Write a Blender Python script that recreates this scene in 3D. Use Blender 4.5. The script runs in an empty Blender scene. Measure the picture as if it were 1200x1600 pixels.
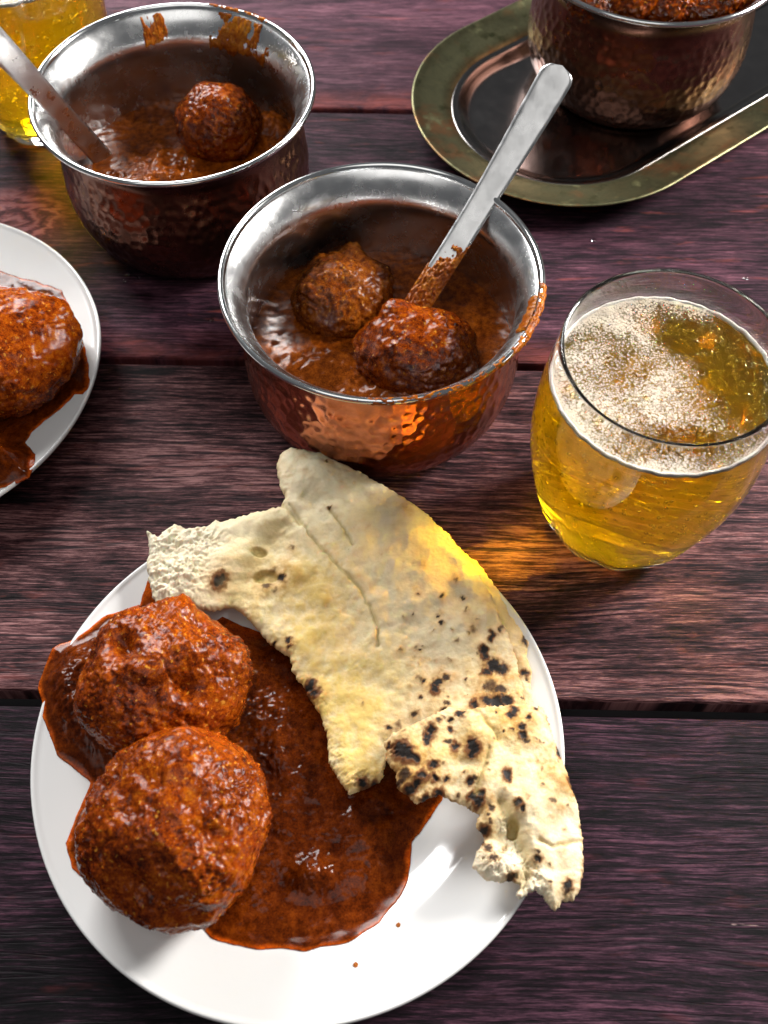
import bpy, math
import numpy as np
from mathutils import Matrix, Vector

sc = bpy.context.scene
COL = sc.collection
rng = np.random.default_rng(7)

# ------------------------------------------------------------------ camera
CAM_H = 0.376
PITCH = math.radians(58.5)
ROLL = math.radians(-0.5)
FPX = 1600.0
_c, _s = math.cos(ROLL), math.sin(ROLL)
_X = np.array([1.0, 0, 0])
_U = np.array([0, math.sin(PITCH), math.cos(PITCH)])
_F = np.array([0, math.cos(PITCH), -math.sin(PITCH)])
cam_d = bpy.data.cameras.new('camera')
cam = bpy.data.objects.new('camera', cam_d)
COL.objects.link(cam)
right = _c * _X - _s * _U
up = _s * _X + _c * _U
M = Matrix(((right[0], up[0], -_F[0], 0), (right[1], up[1], -_F[1], 0),
            (right[2], up[2], -_F[2], CAM_H), (0, 0, 0, 1)))
cam.matrix_world = M
cam_d.sensor_fit = 'VERTICAL'
cam_d.sensor_height = 36.0
cam_d.lens = 36.0
cam_d.clip_start = 0.01
cam_d.clip_end = 50
cam_d.dof.use_dof = True
cam_d.dof.focus_distance = 0.405
cam_d.dof.aperture_fstop = 13.0
sc.camera = cam

# ------------------------------------------------------------------ world and lamps
w = bpy.data.worlds.new('World')
sc.world = w
w.use_nodes = True
bg = w.node_tree.nodes['Background']
bg.inputs[0].default_value = (0.93, 0.96, 1.0, 1)
bg.inputs[1].default_value = 0.10

def area(name, loc, target, sx, sy, power, color):
    d = bpy.data.lights.new(name, 'AREA')
    d.shape = 'RECTANGLE'
    d.size, d.size_y = sx, sy
    d.energy = power
    d.color = color
    o = bpy.data.objects.new(name, d)
    COL.objects.link(o)
    o.location = loc
    v = Vector(target) - Vector(loc)
    o.rotation_euler = v.to_track_quat('-Z', 'Y').to_euler()
    return o
area('window_light', (1.0, 0.66, 0.60), (0.03, 0.22, 0.02), 0.34, 0.36, 29.0, (1.0, 0.97, 0.93))
area('window_light', (-0.60, 1.30, 0.78), (0.0, 0.2, 0.02), 0.8, 0.55, 28.0, (1.0, 0.99, 0.98))
area('overhead_fill', (-0.15, -0.30, 1.25), (0.0, 0.22, 0.0), 1.0, 0.9, 3.5, (1.0, 0.98, 0.95))  # broad soft fill added overhead, not a lamp of the room

sc.view_settings.view_transform = 'Standard'
sc.view_settings.look = 'None'
sc.view_settings.exposure = 0.20
sc.view_settings.gamma = 1.0
sc.cycles.use_denoising = True
sc.cycles.max_bounces = 14
sc.cycles.transmission_bounces = 14
sc.cycles.glossy_bounces = 6
sc.cycles.transparent_max_bounces = 16
sc.cycles.volume_bounces = 5
sc.cycles.blur_glossy = 0.05
sc.cycles.caustics_reflective = False
sc.cycles.sample_clamp_indirect = 60.0

# ------------------------------------------------------------------ helpers
def U(pts, z):
    """photo pixel(s) (1200 x 1600) to the world point at height z"""
    p = np.asarray(pts, float).reshape(-1, 2)
    x, y = p[:, 0] - 600, p[:, 1] - 800
    x, y = _c * x - _s * y, _s * x + _c * y
    d = x[:, None] * _X - y[:, None] * _U + FPX * _F
    t = (z - CAM_H) / d[:, 2]
    return np.c_[d[:, 0] * t, d[:, 1] * t, np.full(len(p), z, float)]

def _hash(ix, iy, iz, seed):
    with np.errstate(over='ignore'):
        h = (ix.astype(np.uint32) * np.uint32(374761393) + iy.astype(np.uint32) * np.uint32(668265263)
             + iz.astype(np.uint32) * np.uint32(2147483647) + np.uint32(seed * 974711 % 4294967291))
        h = (h ^ (h >> np.uint32(13))) * np.uint32(1274126177)
        h = (h ^ (h >> np.uint32(16))) * np.uint32(2246822519)
        return h ^ (h >> np.uint32(13))

def perlin(p, seed=0):
    p = np.asarray(p, float)
    i = np.floor(p).astype(np.int64)
    f = p - i
    u = f * f * f * (f * (f * 6 - 15) + 10)
    out = np.zeros(len(p))
    for dx in (0, 1):
        for dy in (0, 1):
            for dz in (0, 1):
                h = _hash(i[:, 0] + dx, i[:, 1] + dy, i[:, 2] + dz, seed)
                g = np.stack([(h & np.uint32(1023)) / 511.5 - 1, ((h >> np.uint32(10)) & np.uint32(1023)) / 511.5 - 1,
                              ((h >> np.uint32(20)) & np.uint32(1023)) / 511.5 - 1], 1)
                dot = g[:, 0] * (f[:, 0] - dx) + g[:, 1] * (f[:, 1] - dy) + g[:, 2] * (f[:, 2] - dz)
                wt = (u[:, 0] if dx else 1 - u[:, 0]) * (u[:, 1] if dy else 1 - u[:, 1]) * (u[:, 2] if dz else 1 - u[:, 2])
                out += dot * wt
    return out * 1.5

def fbm(p, oct=4, seed=0, gain=0.5):
    a, s, o = 1.0, 0.0, 0.0
    q = np.asarray(p, float)
    for k in range(oct):
        s = s + a * perlin(q, seed + k)
        q = q * 2.03 + 11.7
        a *= gain
    return s

def worley(p, seed=0):
    """distance to the nearest feature point (cell size 1)"""
    i = np.floor(p).astype(np.int64)
    best = np.full(len(p), 9.0)
    for dx in (-1, 0, 1):
        for dy in (-1, 0, 1):
            for dz in (-1, 0, 1):
                c = i + (dx, dy, dz)
                h = _hash(c[:, 0], c[:, 1], c[:, 2], seed)
                q = c + np.stack([(h & np.uint32(1023)) / 1023., ((h >> np.uint32(10)) & np.uint32(1023)) / 1023.,
                                  ((h >> np.uint32(20)) & np.uint32(1023)) / 1023.], 1)
                best = np.minimum(best, ((p - q) ** 2).sum(1))
    return np.sqrt(best)

def sstep(a, b, x):
    t = np.clip((x - a) / (b - a), 0, 1)
    return t * t * (3 - 2 * t)

def link(name, me, parent=None, mat=None, loc=None):
    o = bpy.data.objects.new(name, me)
    COL.objects.link(o)
    if mat is not None and me is not None:
        me.materials.append(mat)
    if loc is not None:
        o.location = loc
    if parent is not None:
        o.parent = parent
    return o

def mesh(name, v, f, smooth=True, col=None):
    """v (n,3); f (m,3) or (m,4) int array or list of them; col (n,3)"""
    me = bpy.data.meshes.new(name)
    fs = f if isinstance(f, list) else [f]
    fs = [np.asarray(a, np.int32) for a in fs if len(a)]
    v = np.asarray(v, np.float32)
    me.vertices.add(len(v))
    me.vertices.foreach_set('co', v.ravel())
    loops = np.concatenate([a.ravel() for a in fs])
    tot = np.concatenate([np.full(len(a), a.shape[1], np.int32) for a in fs])
    start = np.concatenate([[0], np.cumsum(tot)[:-1]]).astype(np.int32)
    me.loops.add(len(loops))
    me.loops.foreach_set('vertex_index', loops)
    me.polygons.add(len(tot))
    me.polygons.foreach_set('loop_start', start)
    me.polygons.foreach_set('use_smooth', np.full(len(tot), smooth, bool))
    me.update(calc_edges=True)
    me.validate()
    if col is not None:
        a = me.color_attributes.new('Col', 'FLOAT_COLOR', 'POINT')
        a.data.foreach_set('color', np.c_[np.clip(col, 0, 1), np.ones(len(v))].astype(np.float32).ravel())
    return me

def tag(o, label, cat, group=None):
    o['label'] = label
    o['category'] = cat
    if group:
        o['group'] = group
    return o

def empty(name, loc, rz=0):
    o = bpy.data.objects.new(name, None)
    COL.objects.link(o)
    o.location = loc
    o.rotation_euler = (0, 0, rz)
    o.empty_display_size = 0.02
    return o

def spline(pts, n):
    """Catmull-Rom through profile points"""
    p = np.asarray(pts, float)
    p = np.vstack([2 * p[0] - p[1], p, 2 * p[-1] - p[-2]])
    out = []
    for i in range(1, len(p) - 2):
        t = np.linspace(0, 1, n, endpoint=False)[:, None]
        a, b, c, d = p[i - 1], p[i], p[i + 1], p[i + 2]
        out.append(.5 * ((2 * b) + (c - a) * t + (2 * a - 5 * b + 4 * c - d) * t ** 2 + (3 * b - a - 3 * c + d) * t ** 3))
    out.append(p[-2][None])
    q = np.vstack(out)
    q[:, 0] = np.maximum(q[:, 0], 0)
    return q

def lathe(prof, seg, rfun=None):
    """prof (k,2) r,z ; rfun(theta, r, z) -> r,z arrays"""
    th = np.linspace(0, 2 * math.pi, seg, endpoint=False)
    k = len(prof)
    R = np.repeat(prof[:, 0][:, None], seg, 1)
    Z = np.repeat(prof[:, 1][:, None], seg, 1)
    T = np.repeat(th[None], k, 0)
    if rfun:
        R, Z = rfun(T, R, Z)
    v = np.stack([R * np.cos(T), R * np.sin(T), Z], 2).reshape(-1, 3)
    i = np.arange(k - 1)[:, None] * seg
    j = np.arange(seg)[None]
    jn = (j + 1) % seg
    f = np.stack([i + j, i + jn, i + seg + jn, i + seg + j], 2).reshape(-1, 4)
    w_ = v - v.mean(0)
    if np.einsum('ij,ij->i', w_[f[:, 0]], np.cross(w_[f[:, 1]], w_[f[:, 2]])).sum() < 0:
        f = f[:, ::-1]
    return v, f

# ------------------------------------------------------------------ material helpers
class NT:
    def __init__(s, name):
        s.m = bpy.data.materials.new(name)
        s.m.use_nodes = True
        s.t = s.m.node_tree
        s.b = s.t.nodes['Principled BSDF']
        s.out = s.t.nodes['Material Output']
    def n(s, typ, **kw):
        nd = s.t.nodes.new(typ)
        for k, v in kw.items():
            if k.startswith('i_'):
                nd.inputs[k[2:].replace('_', ' ')].default_value = v
            else:
                setattr(nd, k, v)
        return nd
    def l(s, a, b):
        s.t.links.new(a, b)
    def coords(s, scale=(1, 1, 1), loc=(0, 0, 0)):
        tc = s.n('ShaderNodeTexCoord')
        mp = s.n('ShaderNodeMapping')
        mp.inputs['Scale'].default_value = scale
        mp.inputs['Location'].default_value = loc
        s.l(tc.outputs['Object'], mp.inputs['Vector'])
        return mp.outputs[0]
    def noise(s, vec, scale=1, detail=4, rough=.55, dist=0):
        nd = s.n('ShaderNodeTexNoise')
        nd.inputs['Scale'].default_value = scale
        nd.inputs['Detail'].default_value = detail
        nd.inputs['Roughness'].default_value = rough
        nd.inputs['Distortion'].default_value = dist
        s.l(vec, nd.inputs['Vector'])
        return nd.outputs['Fac']
    def ramp(s, fac, stops, interp='LINEAR'):
        r = s.n('ShaderNodeValToRGB')
        r.color_ramp.interpolation = interp
        els = r.color_ramp.elements
        while len(els) < len(stops):
            els.new(0.5)
        for e, (p, c) in zip(els, stops):
            e.position = p
            e.color = (*c, 1) if len(c) == 3 else c
        s.l(fac, r.inputs[0])
        return r.outputs[0]
    def mix(s, fac, a, b, mode='MIX'):
        m = s.n('ShaderNodeMix', data_type='RGBA', blend_type=mode)
        for sock, val in ((m.inputs[0], fac), (m.inputs[6], a), (m.inputs[7], b)):
            if hasattr(val, 'node'):
                s.l(val, sock)
            elif isinstance(val, (int, float)):
                sock.default_value = val
            else:
                sock.default_value = (*val, 1)
        return m.outputs[2]
    def math(s, op, a, b=0.0):
        m = s.n('ShaderNodeMath', operation=op)
        for sock, val in ((m.inputs[0], a), (m.inputs[1], b)):
            if hasattr(val, 'node'):
                s.l(val, sock)
            else:
                sock.default_value = val
        return m.outputs[0]
    def bump(s, h, dist, strength=1.0, prev=None):
        b = s.n('ShaderNodeBump')
        b.inputs['Strength'].default_value = strength
        b.inputs['Distance'].default_value = dist
        s.l(h, b.inputs['Height'])
        if prev is not None:
            s.l(prev, b.inputs['Normal'])
        return b.outputs[0]
    def set(s, **kw):
        for k, v in kw.items():
            inp = s.b.inputs[k.replace('_', ' ')]
            if hasattr(v, 'node'):
                s.l(v, inp)
            else:
                inp.default_value = v
        return s

def wood(name, ramp_stops, seed, contrast_line=0.6, red=0.2, red_col=(0.36, 0.07, 0.05), pale=0.0, knot=None, red_band=None):
    m = NT(name)
    off = (seed * 3.1, seed * 1.7, 0)
    warp_c = m.coords((7, 16, 1), off)
    tc = m.n('ShaderNodeTexCoord')
    wn = m.n('ShaderNodeTexNoise')
    wn.inputs['Scale'].default_value = 1.0
    wn.inputs['Detail'].default_value = 3
    m.l(warp_c, wn.inputs['Vector'])
    sub = m.n('ShaderNodeVectorMath', operation='SUBTRACT')
    m.l(wn.outputs['Color'], sub.inputs[0]); sub.inputs[1].default_value = (.5, .5, .5)
    scl = m.n('ShaderNodeVectorMath', operation='MULTIPLY')
    m.l(sub.outputs[0], scl.inputs[0]); scl.inputs[1].default_value = (0.01, 0.012, 0)
    add = m.n('ShaderNodeVectorMath', operation='ADD')
    m.l(tc.outputs['Object'], add.inputs[0]); m.l(scl.outputs[0], add.inputs[1])
    base = add.outputs[0]
    if knot:
        # rings bend the grain round the knot
        d = m.n('ShaderNodeVectorMath', operation='DISTANCE')
        sc2 = m.n('ShaderNodeVectorMath', operation='MULTIPLY')
        m.l(base, sc2.inputs[0]); sc2.inputs[1].default_value = (1, 1.25, 0)
        m.l(sc2.outputs[0], d.inputs[0]); d.inputs[1].default_value = (knot[0], knot[1] * 1.25, 0)
        kd = d.outputs['Value']
    def mp(scale):
        x = m.n('ShaderNodeMapping')
        x.inputs['Scale'].default_value = scale
        x.inputs['Location'].default_value = off
        m.l(base, x.inputs['Vector'])
        return x.outputs[0]
    broad = m.noise(mp((7, 42, 1)), 1, 4, .6)
    grain = m.noise(mp((42, 800, 1)), 1, 6, .74, .15)
    fine = m.noise(mp((220, 2400, 1)), 1, 3, .7)
    blot = m.noise(mp((38, 95, 1)), 1, 5, .7, .6)
    cr = m.noise(mp((5, 130, 1)), 1, 3, .55)
    if knot:
        ring = m.math('SINE', m.math('ADD', m.math('MULTIPLY', kd, 620.0), m.math('MULTIPLY', blot, 24.0)))
        km = m.ramp(kd, [(0.0, (1, 1, 1)), (0.022, (.9, .9, .9)), (0.034, (0, 0, 0))])
        ringv = m.math('MULTIPLY_ADD', ring, .16)
        ringv.node.inputs[2].default_value = .52
        gm = m.n('ShaderNodeMix', data_type='FLOAT')
        m.l(km, gm.inputs[0]); m.l(grain, gm.inputs[2]); m.l(ringv, gm.inputs[3])
        grain = gm.outputs[0]
    fac = m.math('ADD', m.math('MULTIPLY', grain, .52), m.math('ADD', m.math('MULTIPLY', broad, .26), m.math('ADD', m.math('MULTIPLY', blot, .14), m.math('MULTIPLY', fine, .18))))
    colr = m.ramp(fac, ramp_stops)
    # dark cracks along the grain
    dcr = m.math('ABSOLUTE', m.math('SUBTRACT', cr, .5))
    line = m.ramp(dcr, [(0.0, (1, 1, 1)), (0.010, (.75, .75, .75)), (0.024, (0, 0, 0))])
    lf = m.math('MULTIPLY', m.math('MULTIPLY', line, m.ramp(broad, [(.38, (.25, .25, .25)), (.6, (1, 1, 1))])), contrast_line)
    colr = m.mix(lf, colr, (0.012, 0.008, 0.011))
    # worn reddish paint flecks
    rn = m.noise(mp((26, 150, 1)), 1.0, 4, .65, .4)
    rm = m.math('MULTIPLY', m.ramp(rn, [(.60, (0, 0, 0)), (.70, (1, 1, 1))]), red)
    colr = m.mix(rm, colr, red_col)
    if red_band:
        sep = m.n('ShaderNodeSeparateXYZ')
        m.l(base, sep.inputs[0])
        y0, y1, amt = red_band
        mr = m.n('ShaderNodeMapRange', interpolation_type='SMOOTHSTEP')
        mr.inputs['From Min'].default_value = y1; mr.inputs['From Max'].default_value = y0
        m.l(sep.outputs[1], mr.inputs[0])
        bf = m.math('MULTIPLY', m.math('MULTIPLY', mr.outputs[0], amt), m.ramp(blot, [(.36, (0, 0, 0)), (.62, (1, 1, 1))]))
        colr = m.mix(bf, colr, red_col)
    if knot:
        colr = m.mix(m.math('MULTIPLY', km, .55), colr, m.ramp(grain, [(.3, (.05, .02, .022)), (.55, (.30, .07, .07)), (.75, (.42, .14, .13))]))
    if pale:
        pn = m.noise(mp((14, 60, 1)), 1.0, 5, .7, .8)
        colr = m.mix(m.math('MULTIPLY', m.ramp(pn, [(.69, (0, 0, 0)), (.72, (1, 1, 1))]), pale), colr, (.5, .34, .32))
    h = m.math('SUBTRACT', m.math('ADD', m.math('MULTIPLY', grain, 1.0), m.math('MULTIPLY', fine, .5)), m.math('MULTIPLY', line, .6))
    rgh = m.ramp(grain, [(.3, (.7, .7, .7)), (.7, (.42, .42, .42))])
    m.set(Base_Color=colr, Roughness=rgh, Normal=m.bump(h, .0004, .6), Specular_IOR_Level=.12)
    return m.m

def metal(name, color, rough, bump_scale=None, bump_d=0.0002, tarnish=None):
    m = NT(name)
    c = color
    if tarnish:
        n1 = m.noise(m.coords((1, 1, 1)), tarnish[2], 5, .65, .4)
        c = m.mix(m.ramp(n1, [(.38, (0, 0, 0)), (.64, (1, 1, 1))]), color, tarnish[0])
        r1 = m.ramp(n1, [(.38, (rough,) * 3), (.64, (tarnish[1],) * 3)])
        m.set(Roughness=r1)
    else:
        n1 = m.noise(m.coords((1, 1, 1)), 120, 3, .6)
        m.set(Roughness=m.ramp(n1, [(.3, (rough * .8,) * 3), (.7, (rough * 1.3,) * 3)]))
    if isinstance(c, tuple):
        c = (*c, 1)
    m.set(Base_Color=c, Metallic=1.0)
    if bump_scale:
        nb = m.noise(m.coords((1, 1, 1)), bump_scale, 3, .5)
        m.set(Normal=m.bump(nb, bump_d, .6))
    return m.m

def sauce(name, stops, rough=(.16, .42), bump=(900, .0003), scale=90, sss=.0, use_attr=False, coat=.35, oil=None, spec=.28):
    m = NT(name)
    co = m.coords((1, 1, 1))
    n0 = m.noise(co, 38, 3, .55, .4)
    n1 = m.noise(co, scale * 2.2, 5, .7, .5)
    n2 = m.noise(co, bump[0], 4, .7)
    n3 = m.noise(co, 330, 3, .6)
    f_ = m.math('ADD', m.math('MULTIPLY', n1, .45), m.math('ADD', m.math('MULTIPLY', n2, .30), m.math('MULTIPLY', n0, .25)))
    col = m.ramp(f_, stops)
    if oil:
        col = m.mix(m.ramp(n0, [(.54, (0, 0, 0)), (.66, (.45, .45, .45))]), col, oil)
    n4 = m.noise(co, 620, 2, .5)
    if not use_attr:
        col = m.mix(m.ramp(n4, [(.66, (0, 0, 0)), (.70, (.7, .7, .7))]), col, (.62, .27, .03))
        col = m.mix(m.ramp(n4, [(.27, (.6, .6, .6)), (.31, (0, 0, 0))]), col, (.022, .006, .002))
    if use_attr:
        a = m.n('ShaderNodeAttribute', attribute_name='Col')
        col = m.mix(1.0, a.outputs['Color'], m.ramp(m.math('ADD', m.math('MULTIPLY', n3, .5), m.math('MULTIPLY', n2, .5)), stops), 'MULTIPLY')
    m.set(Base_Color=col, Roughness=m.ramp(n3, [(.38, (rough[0],) * 3), (.62, (rough[1],) * 3)]),
          Normal=m.bump(n3, bump[1] * .8, .5, m.bump(n2, bump[1], .6)), IOR=1.40, Specular_IOR_Level=spec,
          Coat_Weight=coat, Coat_Roughness=.05, Subsurface_Weight=sss, Subsurface_Scale=.0015)
    m.b.inputs['Subsurface Radius'].default_value = (1, .3, .05)
    return m.m

# ------------------------------------------------------------------ materials
W_NEAR = wood('dark_purple_wood', [(.495, (.001, .0006, .0013)), (.54, (.0075, .0028, .0058)), (.585, (.030, .011, .021)), (.67, (.13, .050, .078))], 1.0, .6, .16, (.20, .035, .04), pale=.8)
W_MID = wood('mauve_wood', [(.475, (.002, .001, .0015)), (.52, (.026, .0095, .0115)), (.57, (.100, .038, .041)), (.64, (.34, .165, .16))], 2.0, .95, .25, (.34, .085, .07))
W_FAR = wood('purple_wood', [(.47, (.002, .001, .002)), (.53, (.016, .0058, .011)), (.59, (.060, .022, .035)), (.69, (.22, .088, .118))], 3.0, .55, .30, (.34, .070, .05), knot=(-0.196, 0.408), red_band=(.314, .335, .35))
W_BACK = wood('plum_wood', [(.44, (.004, .0018, .004)), (.51, (.024, .009, .016)), (.59, (.085, .033, .050)), (.71, (.25, .11, .14))], 4.0, .5, .22, (.36, .075, .055), red_band=(.497, .522, .7))
m = NT('black_gap')
m.set(Base_Color=(.006, .005, .007, 1), Roughness=.7)
M_GAP = m.m

m = NT('white_ceramic')
n1 = m.noise(m.coords(), 14, 3, .5)
m.set(Base_Color=m.ramp(n1, [(.3, (.78, .775, .76)), (.7, (.83, .83, .82))]), Roughness=.16, Specular_IOR_Level=.5,
      Coat_Weight=.3, Coat_Roughness=.05)
M_PLATE = m.m

M_STEEL = metal('brushed_steel_lining', (.72, .72, .72), .24)
M_RIM = metal('polished_steel_rim', (.70, .71, .71), .14)
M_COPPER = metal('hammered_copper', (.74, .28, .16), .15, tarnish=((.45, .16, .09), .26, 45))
M_COPPER_SHADED = metal('shaded_tarnished_copper', (.21, .10, .07), .24, tarnish=((.10, .048, .034), .36, 45))  # copper with the back pots' shadow side painted into its colour, plus tarnish mottling
M_SPOON = metal('satin_steel_spoon', (.50, .50, .50), .30, 200, .00012)
M_BRASS = metal('tarnished_brass_rim', (.27, .26, .14), .36, 500, .0001, tarnish=((.11, .11, .06), .46, 55))
_t = M_BRASS.node_tree
_bs = _t.nodes['Principled BSDF']
_src = _bs.inputs['Base Color'].links[0].from_socket
def _patch(src, scale, lo, hi, color):
    nz = _t.nodes.new('ShaderNodeTexNoise'); nz.inputs['Scale'].default_value = scale; nz.inputs['Detail'].default_value = 5; nz.inputs['Roughness'].default_value = .65
    tc_ = _t.nodes.new('ShaderNodeTexCoord'); _t.links.new(tc_.outputs['Object'], nz.inputs['Vector'])
    rp = _t.nodes.new('ShaderNodeMapRange'); rp.inputs['From Min'].default_value = lo; rp.inputs['From Max'].default_value = hi
    _t.links.new(nz.outputs['Fac'], rp.inputs[0])
    mx = _t.nodes.new('ShaderNodeMix'); mx.data_type = 'RGBA'
    _t.links.new(rp.outputs[0], mx.inputs[0]); _t.links.new(src, mx.inputs[6]); mx.inputs[7].default_value = (*color, 1)
    return mx.outputs[2]
_src = _patch(_src, 26, .52, .64, (.30, .16, .075))
_src = _patch(_src, 120, .56, .70, (.07, .075, .03))
_src = _patch(_src, 60, .58, .70, (.42, .42, .22))
_t.links.new(_src, _bs.inputs['Base Color'])
M_WELL = metal('dark_steel_well', (.24, .225, .22), .16)

ST_BALL = [(.385, (.022, .003, .0005)), (.455, (.105, .0135, .001)), (.51, (.235, .037, .0016)), (.565, (.36, .076, .0025)), (.65, (.54, .175, .009))]
M_BALL = sauce('kofta_sauce_coat', ST_BALL, (.06, .15), (1600, .00016), 140, 0, coat=.0, oil=(.20, .018, .0015))
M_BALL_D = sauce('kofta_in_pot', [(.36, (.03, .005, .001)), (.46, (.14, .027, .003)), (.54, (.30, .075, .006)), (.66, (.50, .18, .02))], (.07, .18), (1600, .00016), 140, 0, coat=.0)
M_GRAVY = sauce('gravy', [(.38, (.35, .32, .32)), (.5, (.85, .8, .8)), (.62, (1.35, 1.5, 1.3))], (.09, .20), (1500, .00003), 90, 0, use_attr=True, coat=.0, spec=.24)
M_SMEAR = sauce('curry_smear', [(.36, (.10, .016, .002)), (.48, (.30, .065, .004)), (.57, (.50, .16, .010)), (.68, (.62, .32, .03))], (.08, .22), (900, .0003), 90, 0, coat=.0)

m = NT('flatbread')
a = m.n('ShaderNodeAttribute', attribute_name='Col')
co = m.coords()
nf = m.noise(co, 1500, 3, .65)
nm = m.noise(co, 420, 4, .65)
tint = m.ramp(m.math('ADD', m.math('MULTIPLY', nf, .4), m.math('MULTIPLY', nm, .6)), [(.3, (.90, .86, .76)), (.55, (1, 1, 1))])
m.set(Base_Color=m.mix(1.0, a.outputs['Color'], tint, 'MULTIPLY'), Roughness=.62, Specular_IOR_Level=.3,
      Normal=m.bump(nf, .0002, .5, m.bump(nm, .0005, .5)), Subsurface_Weight=.15, Subsurface_Scale=.003)
M_NAAN = m.m

m = NT('clear_glass')
m.set(Base_Color=(1, 1, 1, 1), Roughness=0.0, IOR=1.48, Transmission_Weight=1.0)
M_GLASS = m.m
m = NT('lager')
m.set(Base_Color=(1, 1, 1, 1), Roughness=0.0, IOR=1.335, Transmission_Weight=1.0)
va = m.n('ShaderNodeVolumeAbsorption')
va.inputs['Color'].default_value = (1.0, .925, .0, 1)
va.inputs['Density'].default_value = 95.0
vs = m.n('ShaderNodeVolumeScatter')
vs.inputs['Color'].default_value = (1.0, .98, .95, 1)
vs.inputs['Density'].default_value = 5.0
vs.inputs['Anisotropy'].default_value = 0.45
ad = m.n('ShaderNodeAddShader')
m.l(va.outputs[0], ad.inputs[0]); m.l(vs.outputs[0], ad.inputs[1])
m.l(ad.outputs[0], m.out.inputs['Volume'])
M_BEER = m.m
m = NT('air_bubble')
m.set(Base_Color=(1, 1, 1, 1), Roughness=0.0, IOR=.75, Transmission_Weight=1.0)
M_BUB = m.m

m = NT('froth_bubble')
m.set(Base_Color=(.95, .85, .6, 1), Roughness=0.0, IOR=1.12, Transmission_Weight=1.0)
M_BUBD = m.m
def foam_mat(name, thr):
    m = NT(name)
    co = m.coords()
    big = m.noise(co, 42, 3, .55, .5)
    fine = m.noise(co, 1700, 2, .6)
    vo = m.n('ShaderNodeTexVoronoi', feature='F1')
    vo.inputs['Scale'].default_value = 1100
    m.l(co, vo.inputs['Vector'])
    a = m.n('ShaderNodeAttribute', attribute_name='Col')
    cover = m.math('ADD', m.math('MULTIPLY', a.outputs['Fac'], 1.0), m.math('MULTIPLY', m.math('SUBTRACT', big, .5), 1.1))
    f = m.math('ADD', cover, m.math('MULTIPLY', m.math('SUBTRACT', fine, .5), 1.0))
    f = m.math('ADD', f, m.math('MULTIPLY', m.math('SUBTRACT', vo.outputs['Distance'], .45), -.5))
    al = m.ramp(f, [(thr - .06, (0, 0, 0)), (thr + .36, (.86, .86, .86))])
    m.set(Base_Color=(.68, .60, .48, 1), Roughness=.5, Alpha=al, Normal=m.bump(fine, .0003, .6), Subsurface_Weight=.2, Subsurface_Scale=.002)
    return m.m
M_FOAM = foam_mat('beer_foam', .42)
m = NT('foam_line')
m.set(Base_Color=(.72, .68, .60, 1), Roughness=.45, Normal=m.bump(m.noise(m.coords(), 1500, 2, .6), .0004, .8))
M_FLINE = m.m
m = NT('water')
m.set(Base_Color=(1, 1, 1, 1), Roughness=0, IOR=1.33, Transmission_Weight=1.0)
M_WATER = m.m

# ------------------------------------------------------------------ the table: planks over a dark base
def box_bevel(x0, x1, y0, y1, z0, z1, b):
    v, f = [], []
    def ring(i, z):
        return [(x0 + i, y0 + i, z), (x1 - i, y0 + i, z), (x1 - i, y1 - i, z), (x0 + i, y1 - i, z)]
    rings = [ring(0, z0), ring(0, z1 - b), ring(b * .35, z1 - b * .3), ring(b, z1)]
    for r in rings:
        v += r
    for k in range(3):
        for j in range(4):
            f.append((k * 4 + j, k * 4 + (j + 1) % 4, k * 4 + 4 + (j + 1) % 4, k * 4 + 4 + j))
    f.append((12, 13, 14, 15)); f.append((3, 2, 1, 0))
    return np.array(v, float), np.array(f)
table = empty('table', (0, 0, 0))
table['kind'] = 'structure'
v, f = box_bevel(-.9, .9, -.35, 1.1, -.05, -.010, .001)
o = link('table_base', mesh('table_base', v, f, False), table, M_GAP)
planks = [(-.20, -.030, W_FAR), (-.026, .1403, W_NEAR), (.1465, .3105, W_MID), (.3142, .4955, W_FAR), (.4985, .68, W_BACK), (.683, .86, W_NEAR)]
SL = -.0105
for y0, y1, mat in planks:
    v, f = box_bevel(-.85, .85, y0, y1, -.010, 0, .0016)
    v[:, 1] += SL * v[:, 0]
    link('plank', mesh('plank', v, f, False), table, mat)

# ------------------------------------------------------------------ plates
RP = 0.0961
def plate_z(r):
    r = np.asarray(r, float)
    return .0045 + .0055 * sstep(.60, .76, r / RP) + .0065 * np.clip((r / RP - .70) / .28, 0, 1) ** 1.15
top = [(r, float(plate_z(r))) for r in np.r_[0, .01, np.linspace(.02, .982 * RP, 46)]]
lip = [(.990 * RP, .0172), (.998 * RP, .0168), (1.0 * RP, .0158), (.995 * RP, .0148), (.975 * RP, .0138)]
under = [(.85 * RP, .0095), (.72 * RP, .0045), (.64 * RP, .0028), (.62 * RP, .0), (.58 * RP, .0), (.56 * RP, .0022), (.3 * RP, .0022), (0, .0022)]
v, f = lathe(np.array(top + lip + under), 160)
me_plate = mesh('plate', v, f)
me_plate.materials.append(M_PLATE)
PC = np.array([-.030, .125]); PL = np.array([-.2254, .2966])
pl1 = tag(link('plate', me_plate, None, None, (PC[0], PC[1], 0)), 'round white plate in front holding two koftas, gravy and bread', 'plate', 'white dinner plates')
pl2 = tag(link('plate', me_plate, None, None, (PL[0], PL[1], 0)), 'round white plate cut off by the left edge', 'plate', 'white dinner plates')

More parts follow.
